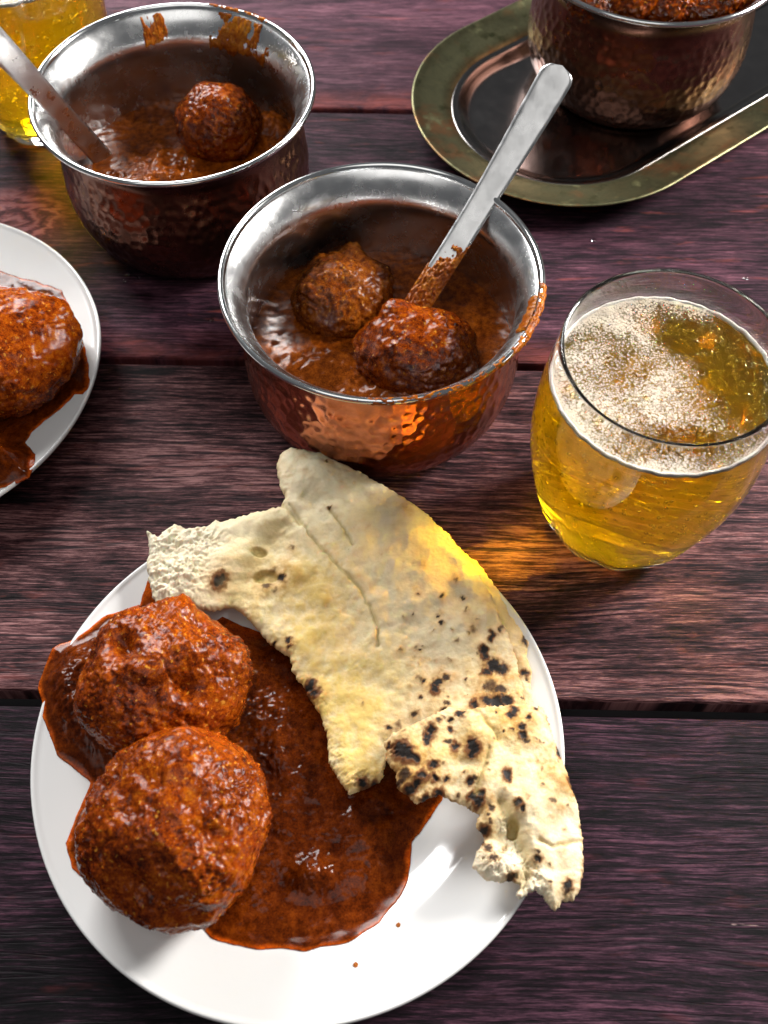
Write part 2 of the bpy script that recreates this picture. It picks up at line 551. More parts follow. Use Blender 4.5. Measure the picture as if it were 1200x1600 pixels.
# ------------------------------------------------------------------ flat blobs: gravy pools and bread
def poly_sdf(P, poly):
    """signed distance, positive inside; also returns nothing else"""
    d = np.full(len(P), 1e9)
    inside = np.zeros(len(P), bool)
    n = len(poly)
    for i in range(n):
        a, b = poly[i], poly[(i + 1) % n]
        ab = b - a
        t = np.clip(((P - a) @ ab) / max(ab @ ab, 1e-16), 0, 1)
        d = np.minimum(d, ((P - a - t[:, None] * ab) ** 2).sum(1))
        c = ((a[1] > P[:, 1]) != (b[1] > P[:, 1]))
        with np.errstate(divide='ignore', invalid='ignore'):
            xi = (b[0] - a[0]) * (P[:, 1] - a[1]) / (b[1] - a[1] if b[1] != a[1] else 1e-12) + a[0]
        inside ^= c & (P[:, 0] < xi)
    d = np.sqrt(d)
    return np.where(inside, d, -d)

def slab(poly, step, zfun, jag=(0, 1), seed=0, close_bottom=True):
    """closed sheet inside poly; zfun(P, sdf) -> ztop, zbottom, colour"""
    lo, hi = poly.min(0) - .004, poly.max(0) + .004
    nx, ny = int((hi[0] - lo[0]) / step) + 2, int((hi[1] - lo[1]) / step) + 2
    gx, gy = np.meshgrid(lo[0] + step * np.arange(nx), lo[1] + step * np.arange(ny))
    P = np.c_[gx.ravel(), gy.ravel()]
    def sdf(Q):
        d = poly_sdf(Q, poly)
        if jag[0]:
            q = np.c_[Q, np.zeros(len(Q))]
            d = d + jag[0] * fbm(q / jag[1], 3, seed + 40, .6)
        return d
    s = sdf(P)
    S = s.reshape(ny, nx)
    g1, g0 = np.gradient(S, step)
    gl = np.sqrt(g0 ** 2 + g1 ** 2) + 1e-6
    keep = S > -1.0 * step
    cell = keep[:-1, :-1] & keep[1:, :-1] & keep[:-1, 1:] & keep[1:, 1:]
    core = (S > 0)
    cell &= (core[:-1, :-1] | core[1:, :-1] | core[:-1, 1:] | core[1:, 1:])
    used = np.zeros((ny, nx), bool)
    for a in (slice(None, -1), slice(1, None)):
        for b in (slice(None, -1), slice(1, None)):
            used[a, b] |= cell
    nrm = np.c_[(g0 / gl).ravel(), (g1 / gl).ravel()]
    out = (s < 0)
    P = P + nrm * (np.where(out, -s, 0) / np.maximum(gl.ravel(), .4))[:, None]
    s = np.maximum(s, 0)
    # cell-boundary vertices collapse to zero thickness
    ncell = np.zeros((ny, nx), int)
    for a in (slice(None, -1), slice(1, None)):
        for b in (slice(None, -1), slice(1, None)):
            ncell[a, b] += cell
    bound = used & (ncell < 4)
    s = np.where(bound.ravel(), 0, s)
    idx = -np.ones(nx * ny, int)
    u = np.where(used.ravel())[0]
    idx[u] = np.arange(len(u))
    I = idx.reshape(ny, nx)
    q = np.stack([I[:-1, :-1], I[:-1, 1:], I[1:, 1:], I[1:, :-1]], 2)[cell]
    zt, zb, col = zfun(P[u], s[u])
    zt = np.where(bound.ravel()[u], zb + 1e-5, zt)
    V = np.c_[P[u], zt]
    if not close_bottom:
        return V, q, col
    n = len(u)
    # share the rim vertices between top and bottom
    bmap = np.arange(n) + n
    bb = bound.ravel()[u]
    bmap[bb] = np.where(bb)[0]
    qb = bmap[q][:, ::-1]
    V2 = np.vstack([V, np.c_[P[u], zb]])
    usedv = np.zeros(2 * n, bool); usedv[q.ravel()] = True; usedv[qb.ravel()] = True
    re = np.cumsum(usedv) - 1
    return V2[usedv], re[np.vstack([q, qb])], np.vstack([col, col])[usedv]

def bump2(P, c, r, h):
    d2 = ((P - np.asarray(c)) ** 2).sum(1) / r ** 2
    return h * np.exp(-d2)
def pxy(x, y, z=.012):
    return U([(x, y)], z)[0, :2]
G_DARK = np.array([.060, .0085, .0008]); G_MID = np.array([.150, .026, .0020]); G_OIL = np.array([.58, .075, .004]); G_OR = np.array([.60, .20, .012])

def oilspot(P):
    return np.clip(bump2(P, pxy(372, 982, .008), .008, 1.6) + bump2(P, pxy(236, 930, .008), .005, 1.0), 0, 1)
def gravy_fun(center, z_extra, thick=.0032, seed=0):
    def fn(P, s):
        r = np.hypot(P[:, 0] - center[0], P[:, 1] - center[1])
        zb = plate_z(np.minimum(r, .985 * RP)) + .0002
        q = np.c_[P, np.zeros(len(P))]
        e = .94 * sstep(0, .014, s) + .06 * np.sqrt(np.clip(s / .003, 0, 1))
        n = fbm(q / .012, 2, seed)
        n2 = fbm(q / .0022, 3, seed + 5)
        zt = zb + e * np.maximum(thick + .0007 * n + .00012 * n2, .0006)
        for c, rad, h in z_extra:
            zt += bump2(P, c, rad, h) * e * (1 + .25 * n + .10 * n2)
        t = np.clip(.5 + .6 * n + .25 * n2, 0, 1)[:, None]
        col = G_DARK * (1 - t) + G_MID * t
        oil = np.maximum(sstep(.0020, .0001, s + .0014 * n), oilspot(P))[:, None] * np.clip(.8 + .5 * fbm(q / .02, 2, seed + 9), 0, 1)[:, None]
        col = col * (1 - oil) + (G_OIL * (1 - .35 * t) + G_OR * .35 * t) * oil
        return zt, zb, col
    return fn

GP = [(320, 965), (345, 953), (405, 980), (440, 960), (520, 985), (600, 1050), (650, 1120), (690, 1190), (692, 1238), (680, 1262), (645, 1310), (640, 1345), (627, 1392),
      (592, 1440), (545, 1471), (480, 1486), (400, 1484), (330, 1466), (290, 1420), (200, 1400), (152, 1391), (117, 1362), (107, 1322), (122, 1283),
      (140, 1225), (94, 1185), (73, 1128), (68, 1075), (88, 1022), (130, 1002), (170, 970), (222, 950), (234, 915), (262, 950)]
gp = U(GP, .011)[:, :2]
ex = [(pxy(105, 1080), .010, .007), (pxy(120, 1130), .010, .007), (pxy(160, 1180), .010, .006), (pxy(150, 1330), .012, .006), (pxy(490, 1362), .006, .004), (pxy(425, 1180), .005, .0028),
      (pxy(440, 1120), .010, .003), (pxy(350, 1000), .012, .002), (pxy(470, 1200), .007, .002), (pxy(560, 1300), .012, .0015)]
ex += [(U([(256, 1070)], .012)[0, :2] + (0, .004), .027, .009), (U([(277, 1292)], .012)[0, :2] + (0, .004), .028, .009)]
V, q, col = slab(gp, .00045, gravy_fun(PC, ex, .0030, 3), (.0008, .014), 3)
tag(link('curry_gravy', mesh('curry_gravy', V, q, True, col), None, M_GRAVY), 'red-brown gravy pool with oily orange rim on the front plate', 'gravy')

GL = [(-140, 420), (-40, 408), (0, 416), (45, 432), (95, 455), (120, 500), (135, 545), (142, 580), (143, 612), (132, 622), (118, 618), (95, 640), (70, 655), (48, 672), (36, 690), (48, 700), (58, 712), (56, 735), (50, 752), (20, 764), (-20, 775), (-80, 750), (-160, 640), (-190, 520)]
gl = U(GL, .014)[:, :2]
exl = [(pxy(20, 720, .018), .010, .008), (pxy(110, 560), .012, .006), (pxy(-20, 735, .018), .012, .008), (pxy(120, 590), .008, .003)]
V, q, col = slab(gl, .0006, gravy_fun(PL, exl, .0042, 13), (.0010, .014), 13)
tag(link('curry_gravy', mesh('curry_gravy', V, q, True, col), None, M_GRAVY), 'glossy brown gravy spilling over the rim of the left plate', 'gravy')

# ------------------------------------------------------------------ koftas
_ico = {}
def ico(sub):
    if sub in _ico:
        return _ico[sub]
    import bmesh
    bm = bmesh.new()
    bmesh.ops.create_icosphere(bm, subdivisions=sub, radius=1)
    v = np.array([x.co[:] for x in bm.verts])
    f = np.array([[l.index for l in x.verts] for x in bm.faces])
    bm.free()
    _ico[sub] = (v, f)
    return v, f

def kofta(name, label, c, rad, seed, sub=6, mat=None, peaks=(), dents=(), rough=1.0, zmin=None, group=None):
    v, f = ico(sub)
    R = np.array(rad)
    n = v
    lump = .085 * perlin(n * 1.25 + seed * 3.3, seed) + .030 * perlin(n * 2.6 + seed, seed + 1) + .022 * perlin(n * 5.2, seed + 2)
    p = n * R * (1 + lump)[:, None]
    for d, wd, h in peaks:
        d = np.array(d, float); d /= np.linalg.norm(d)
        p += n * (h * np.exp(-(1 - n @ d) / wd))[:, None]
    for d, wd, h in dents:
        d = np.array(d, float); d /= np.linalg.norm(d)
        p -= n * (h * np.exp(-(1 - n @ d) / wd))[:, None]
    # minced, sauced surface: soft pebbles and fine grain, in metres
    q = p / .0027
    wv = worley(q + .35 * np.c_[perlin(q, seed + 3), perlin(q + 9, seed + 4), perlin(q + 17, seed + 5)], seed + 6)
    reg = sstep(-.35, .35, perlin(p / .016 + 5, seed + 7))
    fine = fbm(p / .0017, 3, seed + 8, .6)
    big = fbm(p / .012, 2, seed + 11)
    dd = rough * (-.0010 * (wv - .5) * (.35 + 1.0 * reg) + .00050 * fine * (.45 + reg) + .00035 * fbm(p / .0055, 2, seed + 13) + .0008 * big)
    crack = sstep(.10, .0, np.abs(perlin(p / .014 + 3, seed + 21))) * sstep(.0, .5, perlin(p / .02 + 8, seed + 22))
    dd -= rough * .0014 * crack
    p = p + n * dd[:, None]
    p = p + np.array(c)
    if zmin is not None:
        z = p[:, 2]
        lowv = zmin + .0016 * np.tanh((z - zmin) / .0016)
        p[:, 2] = np.where(z < zmin + .0016, np.maximum(lowv, zmin - .0012), z)
    o = link(name, mesh(name, p - np.array(c), f), None, mat or M_BALL, tuple(c))
    return tag(o, label, 'kofta', group)

bA = U([(256, 1070)], .029)[0]
bB = U([(277, 1292)], .031)[0]
kofta('kofta', 'knobbly sauce-coated kofta at the back of the front plate beside bread', bA, (.0285, .0285, .024), 11, 7,
      peaks=[((.15, .85, .55), .035, .0065), ((.92, .25, .35), .06, .0055), ((-.55, .55, .6), .08, .003), ((-.75, -.35, .2), .1, .003), ((.35, .1, .9), .05, .003)],
      dents=[((-.42, .28, .85), .010, .0050), ((-.36, .12, .92), .012, .0040), ((.42, -.30, .8), .012, .005), ((.45, .62, .62), .02, .003), ((-.05, -.45, .85), .03, .0025)], zmin=.006, group='koftas on the front plate')
kofta('kofta', 'largest rounded kofta nearest the viewer on the front plate', bB, (.0305, .0325, .0285), 23, 7,
      peaks=[((.1, .6, .8), .10, .0035)], dents=[((-.15, -.75, .55), .035, .0045), ((-.62, .3, .6), .015, .003), ((.45, -.25, .75), .010, .003), ((.2, -.85, .3), .03, .003), ((-.35, .0, .9), .01, .0018)], zmin=.006, group='koftas on the front plate')
bL = U([(2, 548)], .026)[0]
kofta('kofta', 'glossy kofta under thick gravy on the left plate', bL, (.033, .032, .024), 31, 6,
      peaks=[((.8, .4, .5), .06, .004)], zmin=.008, rough=1.0)

# ------------------------------------------------------------------ naan
NB = [(232, 836), (250, 848), (262, 834), (276, 824), (292, 832), (325, 827), (338, 816), (346, 820), (400, 806), (440, 799), (446, 786), (437, 762), (433, 738), (441, 718), (455, 710), (500, 718),
      (560, 742), (610, 770), (660, 803), (700, 842), (733, 882), (762, 925), (784, 975), (800, 1010), (812, 1060), (822, 1112), (800, 1150), (720, 1170), (640, 1160), (606, 1160),
      (603, 1185), (598, 1212), (585, 1222), (570, 1228), (546, 1237), (528, 1212), (514, 1190), (511, 1150), (500, 1112), (484, 1088), (471, 1064), (456, 1045), (452, 1022), (420, 1000), (404, 984), (384, 961),
      (362, 946), (333, 953), (310, 951), (280, 937), (262, 948), (244, 945), (236, 920), (231, 890), (236, 868)]
NL = [(700, 850), (745, 884), (775, 922), (798, 965), (815, 988), (826, 1012), (822, 1028), (830, 1052), (829, 1080), (833, 1118), (800, 1150), (740, 1140), (690, 1000)]
NS = [(600, 1163), (610, 1152), (628, 1144), (662, 1130), (700, 1111), (722, 1117), (742, 1113), (800, 1107), (846, 1112), (862, 1152), (880, 1195), (893, 1228), (904, 1260), (912, 1308), (915, 1350), (909, 1388), (900, 1403), (884, 1406), (868, 1420),
      (856, 1410), (850, 1398), (836, 1392), (824, 1396), (815, 1407), (806, 1400), (814, 1384), (795, 1377), (782, 1381), (760, 1378), (738, 1357), (744, 1332), (758, 1312), (743, 1293), (746, 1276), (722, 1262), (700, 1253), (684, 1246), (662, 1254), (650, 1260), (640, 1250), (622, 1236), (618, 1212), (604, 1190)]
# scorch marks: photo x, y, radius px (long), darkness
CH = [(343, 914, 13, 1), (350, 908, 9, 1), (407, 905, 9, .7), (425, 898, 13, .6), (440, 908, 10, .75), (418, 918, 10, .65), (430, 925, 7, .6), (352, 884, 7, .5), (457, 863, 8, .6), (450, 1000, 7, .8), (452, 1008, 5, .9), (428, 1002, 4, .8), (482, 1070, 9, 1), (490, 1080, 10, 1), (487, 1064, 7, 1),
      (470, 712, 8, .8), (475, 728, 8, .45), (512, 738, 5, .7), (480, 758, 6, .45), (455, 760, 4, .4), (520, 735, 4, .5), (540, 740, 5, .5), (555, 760, 5, .3), (633, 808, 9, .5), (662, 898, 5, .45), (690, 942, 6, .7), (711, 918, 5, .6), (722, 945, 4, .7),
      (727, 962, 4, .7), (724, 966, 4, .6), (738, 992, 9, .6), (730, 998, 5, .6), (768, 998, 7, .9), (766, 1004, 6, .9), (755, 1022, 9, .9), (757, 1030, 7, 1), (770, 1045, 14, .75), (782, 1050, 13, .8), (760, 1055, 9, 1), (765, 1078, 15, .65), (780, 1082, 14, .7), (775, 1105, 18, .75), (790, 1100, 12, .8), (760, 1100, 10, .8), (785, 1060, 14, .5),
      (713, 1008, 4, .6), (690, 1050, 8, .5), (683, 1068, 9, .75), (679, 1079, 9, 1), (696, 1062, 8, .7), (685, 1055, 13, .4), (682, 1098, 7, .4), (656, 1063, 6, .6), (657, 1092, 5, .7), (646, 1030, 5, .5), (658, 1033, 6, .5), (740, 1107, 9, 1), (741, 1103, 6, 1), (700, 1105, 5, .7), (693, 1112, 6, .8),
      (566, 1098, 5, .6), (607, 1136, 7, .8), (623, 1130, 8, .6), (626, 1127, 12, .4), (648, 1115, 7, .7), (568, 1222, 8, 1), (585, 1224, 8, 1), (555, 1218, 5, .6), (640, 1044, 4, .5), (700, 1035, 3, .6), (731, 1055, 4, .5), (730, 1075, 3, .5), (745, 1085, 3, .5), (725, 1090, 3, .5), (700, 1090, 4, .6), (712, 1094, 4, .5), (637, 1087, 4, .5), (640, 1072, 3, .5), (623, 1075, 3, .4),
      (755, 950, 8, .4), (760, 958, 7, .45), (755, 940, 5, .4), (745, 975, 3, .6), (700, 975, 3, .5), (515, 806, 3, .9), (512, 860, 3, .3), (780, 990, 6, .7), (782, 985, 5, .6), (818, 1058, 7, .9), (820, 1010, 8, .8), (818, 1004, 6, .7), (800, 1020, 4, .5)]
CS = [(627, 1180, 14, 1), (636, 1188, 13, 1), (648, 1194, 10, 1), (622, 1174, 9, 1), (608, 1170, 6, 1), (668, 1160, 9, .9), (672, 1150, 9, .9), (665, 1168, 8, .8), (702, 1150, 7, .9), (699, 1168, 7, .7), (709, 1176, 9, .95), (737, 1180, 11, 1), (735, 1172, 9, .9), (736, 1187, 7, .9), (675, 1203, 9, .95), (692, 1202, 4, .6),
      (660, 1220, 9, 1), (650, 1232, 10, 1), (640, 1240, 10, 1), (632, 1215, 12, .7), (625, 1225, 10, .7), (677, 1222, 7, .9), (695, 1224, 7, .75), (685, 1246, 9, 1), (663, 1252, 8, 1), (723, 1213, 4, .7), (733, 1228, 8, .8), (740, 1222, 6, .7), (750, 1222, 6, .5), (757, 1202, 4, .7), (760, 1212, 4, .6), (789, 1220, 10, 1), (792, 1226, 6, 1), (770, 1220, 5, .5),
      (745, 1258, 9, 1), (738, 1250, 9, 1), (750, 1248, 7, 1), (760, 1262, 6, .6), (765, 1268, 6, .7), (760, 1278, 4, .7), (805, 1265, 7, .9), (812, 1272, 6, .8), (820, 1255, 8, .55), (860, 1257, 7, .65), (873, 1264, 6, .5), (756, 1300, 8, .95), (750, 1315, 9, .8), (762, 1330, 7, .7), (768, 1345, 9, .7), (785, 1330, 6, .5), (838, 1345, 8, .8), (836, 1335, 5, .7), (888, 1382, 8, .85), (886, 1390, 8, .7),
      (814, 1160, 9, .85), (812, 1148, 7, .8), (817, 1168, 6, .7), (822, 1133, 7, .8), (833, 1117, 7, .7), (800, 1122, 9, .9), (795, 1130, 7, .8), (772, 1127, 4, .7), (795, 1150, 3, .9), (783, 1154, 3, .7), (768, 1165, 4, .6), (806, 1183, 4, .5), (808, 1205, 7, .4), (812, 1200, 5, .4), (843, 1212, 4, .5), (855, 1195, 14, .3), (865, 1205, 10, .3), (842, 1230, 6, .3), (875, 1180, 9, .8), (872, 1175, 6, .8), (893, 1222, 9, .9), (896, 1232, 8, .8), (898, 1240, 6, .6), (870, 1280, 5, .4), (880, 1295, 3, .6),
      (876, 1315, 6, .4), (846, 1308, 6, .4), (880, 1330, 5, .5), (823, 1305, 5, .5), (760, 1108, 6, .5), (718, 1125, 8, .8), (722, 1132, 7, .6), (684, 1135, 6, .7), (692, 1130, 5, .6), (702, 1135, 4, .8), (664, 1145, 5, .6), (640, 1158, 4, .4), (745, 1140, 4, .3), (793, 1385, 6, .4), (803, 1372, 6, .8), (795, 1376, 6, .7), (755, 1290, 6, .5), (893, 1255, 5, .3)]

_rf = np.random.default_rng(77)
for _i in range(70):
    t_ = _rf.random(); CH.append((640 + 170 * t_ + _rf.normal(0, 26), 960 + 150 * t_ ** .5 + _rf.normal(0, 45), _rf.uniform(2, 5), _rf.uniform(.35, .75)))
for _i in range(60):
    CS.append((_rf.uniform(610, 905), _rf.uniform(1115, 1390), _rf.uniform(2, 5), _rf.uniform(.3, .7)))
for _i in range(25):
    CH.append((_rf.uniform(440, 680), _rf.uniform(720, 950), _rf.uniform(1.5, 4), _rf.uniform(.2, .45)))
def scorch(P, spots, z, seed):
    q = np.c_[P, np.zeros(len(P))]
    wob = np.c_[fbm(q / .0026, 3, seed), fbm(q / .0026 + 31, 3, seed + 1)] * .0009
    Q = P + wob
    grain = fbm(q / .0011, 3, seed + 2)
    brown = np.zeros(len(P)); black = np.zeros(len(P))
    r2 = np.random.default_rng(seed)
    for x, y, r, k in spots:
        c = pxy(x, y, z)
        rad = r * .00021
        a = r2.uniform(0, math.pi); el = r2.uniform(.62, 1.0)
        d = Q - c
        near = (np.abs(d) < rad * 3.5).all(1)
        dn = d[near]
        u = dn @ np.array([math.cos(a), math.sin(a)]); w_ = dn @ np.array([-math.sin(a), math.cos(a)]) / el
        dist = np.sqrt(u * u + w_ * w_) / rad
        brown[near] = np.maximum(brown[near], k * np.exp(-(dist / 2.0) ** 2))
        black[near] = np.maximum(black[near], sstep(1.0, .6, dist + .30 * grain[near]) * np.clip((k - .52) / .22, 0, 1))
    return brown, black

N_PALE = np.array([.92, .80, .55]); N_WHITE = np.array([.80, .73, .56]); N_OIL = np.array([.76, .55, .17]); N_TOAST = np.array([.55, .29, .07]); N_BROWN = np.array([.17, .060, .014]); N_BLACK = np.array([.014, .010, .008])

TOAST = [(778, 1060, 40, .42), (770, 1095, 40, .45), (690, 1062, 34, .26), (640, 1200, 45, .34), (640, 1235, 30, .4), (855, 1200, 34, .33), (800, 1135, 36, .30), (735, 1180, 34, .28), (750, 1255, 26, .36), (885, 1225, 22, .4), (430, 905, 34, .30), (700, 1230, 30, .3), (660, 1150, 30, .26), (870, 1275, 22, .25)]
def naan_fun(spots, zpx, zmid, thick, seed, oil_c, torn=(), creases=(), holes=(), edge=.007, relief=1.0, rimtoast=.35):
    oc = [(pxy(x, y, zpx), r * .00025, k) for x, y, r, k in oil_c]
    tc = [(pxy(x, y, zpx), r * .00025) for x, y, r in torn]
    hc = [(pxy(x, y, zpx), rx * .00025, ry * .00025, dp) for x, y, rx, ry, dp in holes]
    cr = [(U(c, zpx)[:, :2], dep, wd) for c, dep, wd in creases]
    def fn(P, s):
        q = np.c_[P, np.zeros(len(P))]
        mid = zmid(P)
        e = np.sqrt(np.clip(1 - (1 - np.clip(s / edge, 0, 1)) ** 2, 0, 1))
        tr = np.zeros(len(P))
        for c, r in tc:
            tr = np.maximum(tr, np.exp(-((P - c) ** 2).sum(1) / r ** 2))
        n = fbm(q / .018, 3, seed); n2 = fbm(q / .004, 3, seed + 3); n3 = fbm(q / .0013, 2, seed + 6)
        crumb = np.abs(fbm(q / .0036 + .4 * n2[:, None], 4, seed + 8, .7)) + .9 * np.abs(fbm(np.c_[P[:, 0] * .7 + P[:, 1] * .5, P[:, 1] * 1.8 - P[:, 0], P[:, 0] * 0] / .008, 3, seed + 12))
        up_ = thick * .5 * e + relief * (0.0021 * n + .00026 * n2 + .00010 * n3) * e - tr * .0024 * crumb * e + tr * .001
        brown, black = scorch(P, spots, zpx, seed + 20)
        toast2 = np.zeros(len(P))
        for tx, ty, trd, tk in TOAST:
            toast2 = np.maximum(toast2, tk * 2.4 * np.exp(-((P - pxy(tx, ty, zpx)) ** 2).sum(1) / (trd * .00025) ** 2) * np.clip(.55 + .8 * n2 + .5 * n + .5 * n3, 0, 1.2))
        brown = np.maximum(brown, rimtoast * sstep(.0022, .0004, s) * np.clip(.55 + .9 * fbm(q / .007, 3, seed + 33), 0, 1) * (1 - np.clip(tr * 1.5, 0, 1)))
        up_ += -.0004 * sstep(.5, 1, black) * e + .0005 * brown * e
        line = np.zeros(len(P))
        Pw = P + .0006 * np.c_[n2, fbm(q / .004 + 7, 2, seed + 15)]
        for c, dep, wd in cr:
            d = np.full(len(P), 1e9)
            for i in range(len(c) - 1):
                ab = c[i + 1] - c[i]
                t = np.clip(((Pw - c[i]) @ ab) / (ab @ ab), 0, 1)
                d = np.minimum(d, np.hypot(*(Pw - c[i] - t[:, None] * ab).T))
            up_ -= dep * np.exp(-(d / wd) ** 2) * e
            up_ += dep * .45 * np.exp(-((d - wd * 4) / (wd * 4)) ** 2) * e
            line = np.maximum(line, np.exp(-(d / wd) ** 2))
        hole = np.zeros(len(P))
        for c, rx, ry, dp in hc:
            dd = ((P - c) / (rx, ry)); dd = np.sqrt((dd ** 2).sum(1)) + .15 * n2
            up_ -= dp * sstep(1.1, .7, dd) * e
            hole = np.maximum(hole, sstep(1.1, .8, dd))
        zt = mid + up_
        zb = mid - thick * .5 * e + .0004 * n2 * e
        zt = np.maximum(zt, zb + 2e-5)
        oil = np.zeros(len(P))
        for c, r, k in oc:
            oil = np.maximum(oil, k * np.exp(-((P - c) ** 2).sum(1) / r ** 2))
        oil = np.clip(oil * (1 + .7 * n + .5 * n2 + .3 * n3), 0, 1)[:, None]
        col = N_PALE + 0 * oil
        t = np.clip(.5 + .5 * n2 + .35 * n, 0, 1)[:, None]
        col = col * (.90 + .10 * t)
        tan = np.clip(fbm(q / .011, 4, seed + 31, .6) * 1.1 - .12, 0, .6)[:, None]
        col = col * (1 - tan * .5) + np.array([.74, .52, .24]) * tan * .5
        w_ = np.clip(tr * 1.2, 0, 1)[:, None]
        col = col * (1 - w_) + N_WHITE * w_
        col = col * (1 - oil) + N_OIL * oil
        t2 = np.clip(toast2, 0, .8)[:, None]
        col = col * (1 - t2) + np.array([.46, .215, .05]) * t2
        toast = np.clip(brown * 1.25, 0, 1)[:, None]
        col = col * (1 - toast * .75) + N_TOAST * toast * .75
        b2 = sstep(.42, .74, brown + .12 * n3)[:, None]
        col = col * (1 - b2) + N_BROWN * b2
        k = black[:, None]
        col = col * (1 - k) + N_BLACK * k
        ln = (line * .55)[:, None]
        col = col * (1 - ln) + N_OIL * .55 * ln
        hh = (hole * .7)[:, None]
        col = col * (1 - hh) + N_OIL * .6 * hh
        return zt, zb, col
    return fn

def z_big(P):
    r = np.hypot(P[:, 0] - PC[0], P[:, 1] - PC[1])
    z = .0155 + .006 * sstep(.25 * RP, .95 * RP, r)
    z = z + .0035 * np.exp(-((P - pxy(640, 900, .02)) ** 2).sum(1) / .028 ** 2)
    z = z + .004 * np.exp(-((P - pxy(470, 740, .02)) ** 2).sum(1) / .02 ** 2)
    z = z + .002 * np.exp(-((P - pxy(255, 860, .02)) ** 2).sum(1) / .012 ** 2)
    # the edge folded under on the right lies a little lower
    return z
def z_low(P):
    return z_big(P) - .0062
def z_small(P):
    d = P - pxy(760, 1200, .024)
    z = .0278 - .0035 * sstep(-.02, .035, d[:, 1] * -1)
    z = z - .0045 * sstep(.012, .036, d[:, 0] - .25 * d[:, 1])
    z = z - .003 * sstep(-.02, -.045, d[:, 0])
    z = z + .0022 * np.exp(-((P - pxy(850, 1280, .024)) ** 2).sum(1) / .016 ** 2)
    z = z - .0045 * np.exp(-((P - pxy(790, 1318, .024)) ** 2).sum(1) / .006 ** 2)
    return z

np_big, np_low, np_small = U(NB, .020)[:, :2], U(NL, .014)[:, :2], U(NS, .0235)[:, :2]
naan1 = empty('naan_bread', (0, 0, 0))
tag(naan1, 'large folded piece of scorched naan laid across the front plate', 'naan')
fnb = naan_fun(CH, .020, z_big, .0062, 50, [(470, 960, 110, .8), (520, 1090, 110, .95), (560, 1180, 80, .8), (430, 880, 60, .55), (610, 1090, 70, .4), (690, 1130, 60, .35), (770, 1060, 50, .55), (790, 1100, 40, .6), (520, 870, 60, .35)],
               torn=[(250, 860, 45), (240, 910, 40), (285, 905, 40), (310, 850, 35), (265, 935, 25), (555, 1225, 20), (515, 1180, 18), (490, 1095, 15)],
               creases=[([(455, 800), (470, 825), (488, 850), (505, 868), (530, 895), (552, 915), (565, 930), (580, 958), (592, 985), (590, 1010)], .0011, .0006), ([(515, 808), (535, 835), (552, 862)], .0010, .0006), ([(442, 798), (455, 812), (470, 830)], .0012, .001), ([(435, 830), (410, 870), (370, 930)], .0016, .006)],
               holes=[(406, 867, 13, 9, .0016), (415, 905, 20, 12, .0016), (545, 870, 1, 1, 0)])
V, q, col = slab(np_big, .0004, fnb, (.0006, .0022), 51)
link('upper_layer', mesh('naan_upper', V, q, True, col), naan1, M_NAAN)
fnl = naan_fun([(x, y, r, k) for x, y, r, k in CH if x > 785], .014, z_low, .0052, 60, [(810, 1040, 60, .4)], edge=.005)
V, q, col = slab(np_low, .0005, fnl, (.0005, .003), 61)
link('under_layer', mesh('naan_under', V, q, True, col), naan1, M_NAAN)
fns = naan_fun(CS, .0235, z_small, .0060, 70, [(650, 1200, 60, .75), (720, 1180, 55, .7), (790, 1140, 55, .7), (840, 1140, 40, .4), (760, 1280, 35, .4), (850, 1200, 50, .35), (880, 1230, 35, .4), (700, 1240, 40, .5)],
               torn=[(770, 1355, 22), (790, 1340, 18), (750, 1345, 14), (815, 1390, 18), (830, 1370, 14), (790, 1300, 12), (610, 1180, 9), (840, 1395, 12), (808, 1350, 12)],
               creases=[([(775, 1165), (765, 1150), (752, 1130), (735, 1115)], .0010, .0010), ([(782, 1262), (800, 1290), (815, 1330), (822, 1360), (815, 1385)], .0018, .0022), ([(838, 1318), (862, 1325), (888, 1318), (912, 1312)], .0009, .0007), ([(762, 1180), (750, 1215), (742, 1245)], .0007, .0009)],
               holes=[(800, 1300, 9, 14, .0025)], edge=.0055, rimtoast=.6)
V, q, col = slab(np_small, .00035, fns, (.0006, .0020), 71)
naan2 = link('naan_bread', mesh('naan_small', V, q, True, col), None, M_NAAN)
tag(naan2, 'small torn piece of naan with black scorch spots overhanging the plate edge', 'naan')

# ------------------------------------------------------------------ pots
RPOT, HPOT = .0657, .075
k = RPOT
OUT = np.array([(.972, 1.128), (.925, 1.085), (.882, 1.02), (.862, .95), (.868, .88), (.888, .76), (.908, .62), (.915, .48), (.905, .35), (.868, .21), (.80, .09), (.72, .02), (.66, 0), (.3, .0), (0, .0)]) * k
INN = np.array([(.975, 1.135), (.945, 1.115), (.905, 1.07), (.868, 1.01), (.846, .95), (.846, .88), (.862, .76), (.880, .62), (.886, .48), (.876, .35), (.838, .22), (.768, .11), (.68, .055), (.5, .045), (0, .045)]) * k
LIP = np.array([(.955, 1.118), (.966, 1.146), (.982, 1.158), (.998, 1.152), (1.004, 1.136), (.996, 1.120), (.978, 1.113), (.960, 1.112)]) * k
out_s = spline(OUT, 7)
arc = np.r_[0, np.cumsum(np.hypot(*np.diff(out_s, axis=0).T))]
